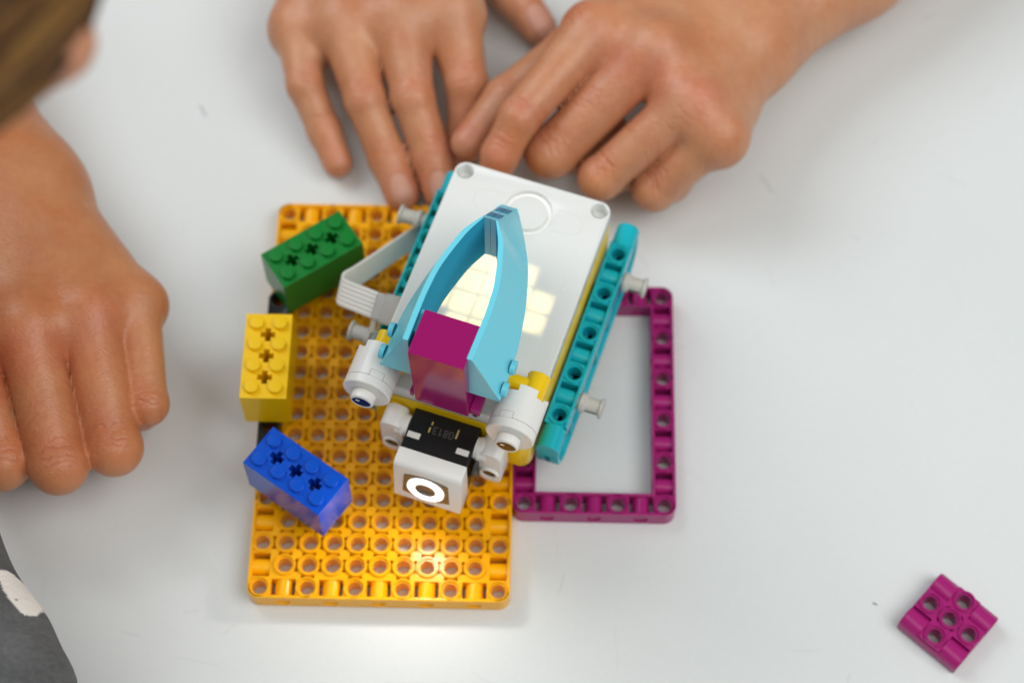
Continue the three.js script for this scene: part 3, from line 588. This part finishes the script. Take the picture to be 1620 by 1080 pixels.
{
  // child at the far side: both hands, arms, shoulders and head (the last out of the picture)
  const rest = tubeBody([[[-60, 60, -325, 28], [-150, 170, -470, 40]], [[-45, 60, -325, 26], [-140, 165, -465, 38]], [[208, 40, -247, 26], [240, 150, -440, 42]], [[226, 36, -230, 25], [255, 140, -440, 40]], [[-120, 220, -500, 55], [230, 210, -500, 55]], [[50, 240, -500, 45], [50, 330, -470, 42]], [[50, 400, -450, 82], [50, 370, -430, 70]]], 40);
  const o = person('person', 'person reaching in with two bare hands, fingers resting on the table behind the robot', [
    [handGeo(HA), skinMaterial(HA, toneBoy, ['ring', 'mid', 'thumb'], 'skin')],
    [handGeo(HB), skinMaterial(HB, toneBoy, [], 'skin')],
    [mm(meshSDF(rest, [-330, -40, -760], 720, 60)), plainSkin(toneBoy)]]);
  const shirt = tubeBody([[[-150, 190, -500, 74], [260, 185, -500, 74]], [[50, 170, -510, 110], [50, -80, -510, 115]], [[-150, 180, -490, 66], [-155, 160, -440, 54]], [[258, 170, -490, 66], [250, 150, -430, 54]]], 40);
  part('shirt', mm(meshSDF(shirt, [-330, -230, -700], 720, 60)), new THREE.MeshStandardMaterial({ color: lin(0.25, 0.27, 0.3), roughness: 0.9 }), o);
}
{
  // child at the left: fist on the table, leaning head, sleeve
  const head = tubeBody([[[-92.5, 311.0, 32.2, 40.0], [-82.9, 309.4, 43.4, 28.8]], [[-74.9, 306.2, 56.2, 19.2], [-63.7, 306.2, 61.4, 14.4]], [[-63.7, 306.2, 61.4, 14.4], [-47.3, 311.8, 65.8, 8.8]]], 10);
  const rest = tubeBody([[[-200, 44, -165, 28], [-330, 90, -215, 40]], [[-208, 46, -160, 28], [-330, 90, -205, 40]], [[-330, 100, -200, 44], [-330, 190, -130, 52]], [[-330, 190, -130, 52], [-320, 190, 60, 52]], [[-100, 300, 30, 30], [-150, 250, 10, 36]], [[-150, 250, 10, 36], [-290, 185, -30, 56]], [[-320, 190, 60, 50], [-255, 92, 52, 33]], [[-255, 92, 52, 33], [-178, 62, 57, 22]], [[-178, 62, 57, 22], [-150, 58, 86, 21]], [[-150, 58, 86, 21], [-118, 46, 150, 20]]], 30);
  const o = person('person', 'person with brown hair leaning in, bare fist on the table, dark grey sleeve', [
    [handGeo(HC), skinMaterial(HC, toneGirl, [], 'skin')],
    [mm(meshSDF(head, [-190, 240, -60], 180, 72)), plainSkin([0.58, 0.26, 0.145])],
    [mm(meshSDF(rest, [-440, -60, -330], 600, 66)), plainSkin(toneGirl)]]);
  // hair: a cap and many locks swept over the brow
  const HCn = new THREE.Vector3(-85.7, 328.6, 51.0), hn = new THREE.Vector3(0.83, 0, 0.56), ht = new THREE.Vector3(0.56, 0, -0.83), hu = new THREE.Vector3(0, 1, 0);
  const hs = tubeBody([[[-85.7, 328.6, 51.0, 46.4], [-97.3, 325.4, 33.8, 49.6]]], 20), locks = [];
  for (let k = 0; k < 300; k++) {
    const b0 = -0.35 + rnd() * 1.9, drift = (rnd() - 0.5) * 0.35, R0 = 46.8 + rnd() * 2.4, pts = [], a0 = -1.3 + rnd() * 0.5, a1 = 0.5 + rnd() * 0.9;
    for (let q = 0; q <= 6; q++) { const a = a0 + (a1 - a0) * q / 6, b = b0 + drift * a + 0.05 * Math.sin(q * 1.7 + k); pts.push(HCn.clone().addScaledVector(hn, R0 * Math.cos(a) * Math.cos(b)).addScaledVector(ht, R0 * Math.sin(a)).addScaledVector(hu, R0 * Math.cos(a) * Math.sin(b))); }
    locks.push(new THREE.TubeGeometry(new THREE.CatmullRomCurve3(pts), 16, 0.6 + rnd() * 1.0, 5));
  }
  const hm = (c) => abs(c, 0.5, { specularIntensity: 0.5 });
  const hair = part('hair', mm(meshSDF(hs, [-190, 240, -70], 180, 64)), hm(lin(0.07, 0.03, 0.007)), o);
  const third = Math.floor(locks.length / 3);
  [lin(0.12, 0.052, 0.012), lin(0.2, 0.098, 0.02), lin(0.05, 0.02, 0.006)].forEach((c, q) => part('lock', mm(join(locks.slice(q * third, (q + 1) * third))), hm(c), hair));
  // sleeve of dark jersey with one pale printed patch
  const N = 512, col = new Uint8Array(N * N * 4), bm = new Uint8Array(N * N * 4), lo = [-330, 0, -20], size = 260;
  for (let r = 0; r < N; r++) for (let i = 0; i < N; i++) {
    const x = lo[0] + i / N * size, z = lo[2] + r / N * size, k = (r * N + i) * 4;
    const wv = fbm(x * 0.12, z * 0.12, 71) - 0.47, kn = (vnoise(x * 1.6, z * 1.6, 73) - 0.5);
    const ca = Math.cos(-0.95), sa = Math.sin(-0.95), dx = x + 103, dz = z - 97.5, ax = dx * ca - dz * sa, ay = dx * sa + dz * ca;
    const ed = (ax / 8.6) ** 2 + ((ay - 0.012 * ax * ax) / 3.7) ** 2 + (vnoise(x * 0.7, z * 0.7, 77) - 0.5) * 0.14, white = ed < 1 && vnoise(x * 1.3, z * 1.3, 79) > 0.03;
    const v = 92 + wv * 30 + kn * 16;
    col[k] = white ? 238 : v * 0.98; col[k + 1] = white ? 234 : v * 1.0; col[k + 2] = white ? 228 : v * 1.01; col[k + 3] = 255;
    bm[k] = bm[k + 1] = bm[k + 2] = 128 + kn * 120 + wv * 60; bm[k + 3] = 255;
  }
  const T = (d, srgb) => { const t = new THREE.DataTexture(d, N, N); if (srgb) t.colorSpace = THREE.SRGBColorSpace; t.magFilter = THREE.LinearFilter; t.needsUpdate = true; return t; };
  const sl = tubeBody([[[-255, 95, 50, 40], [-178, 66, 55, 29]], [[-178, 66, 55, 29], [-146, 63, 82, 30]], [[-146, 63, 82, 30], [-120, 55, 126.7, 31]], [[-120, 55, 126.7, 31], [-114, 50, 165, 30]]], 10);
  const fold = (x, y, z) => sl(x, y, z) + 1.3 * Math.sin((x * 0.55 + z * 0.83) * 0.16 + 1.2 * vnoise(x * 0.03, z * 0.03, 81) * 6) * vnoise(x * 0.05 + 9, z * 0.05, 83);
  part('shirt', mm(meshSDF(fold, lo, size, 96)), new THREE.MeshStandardMaterial({ map: T(col, true), bumpMap: T(bm, false), bumpScale: 0.0006, roughness: 0.92 }), o);
}

scene.traverse((m) => { if (m.isMesh) m.castShadow = m.receiveShadow = true; });
renderer.render(scene, camera);
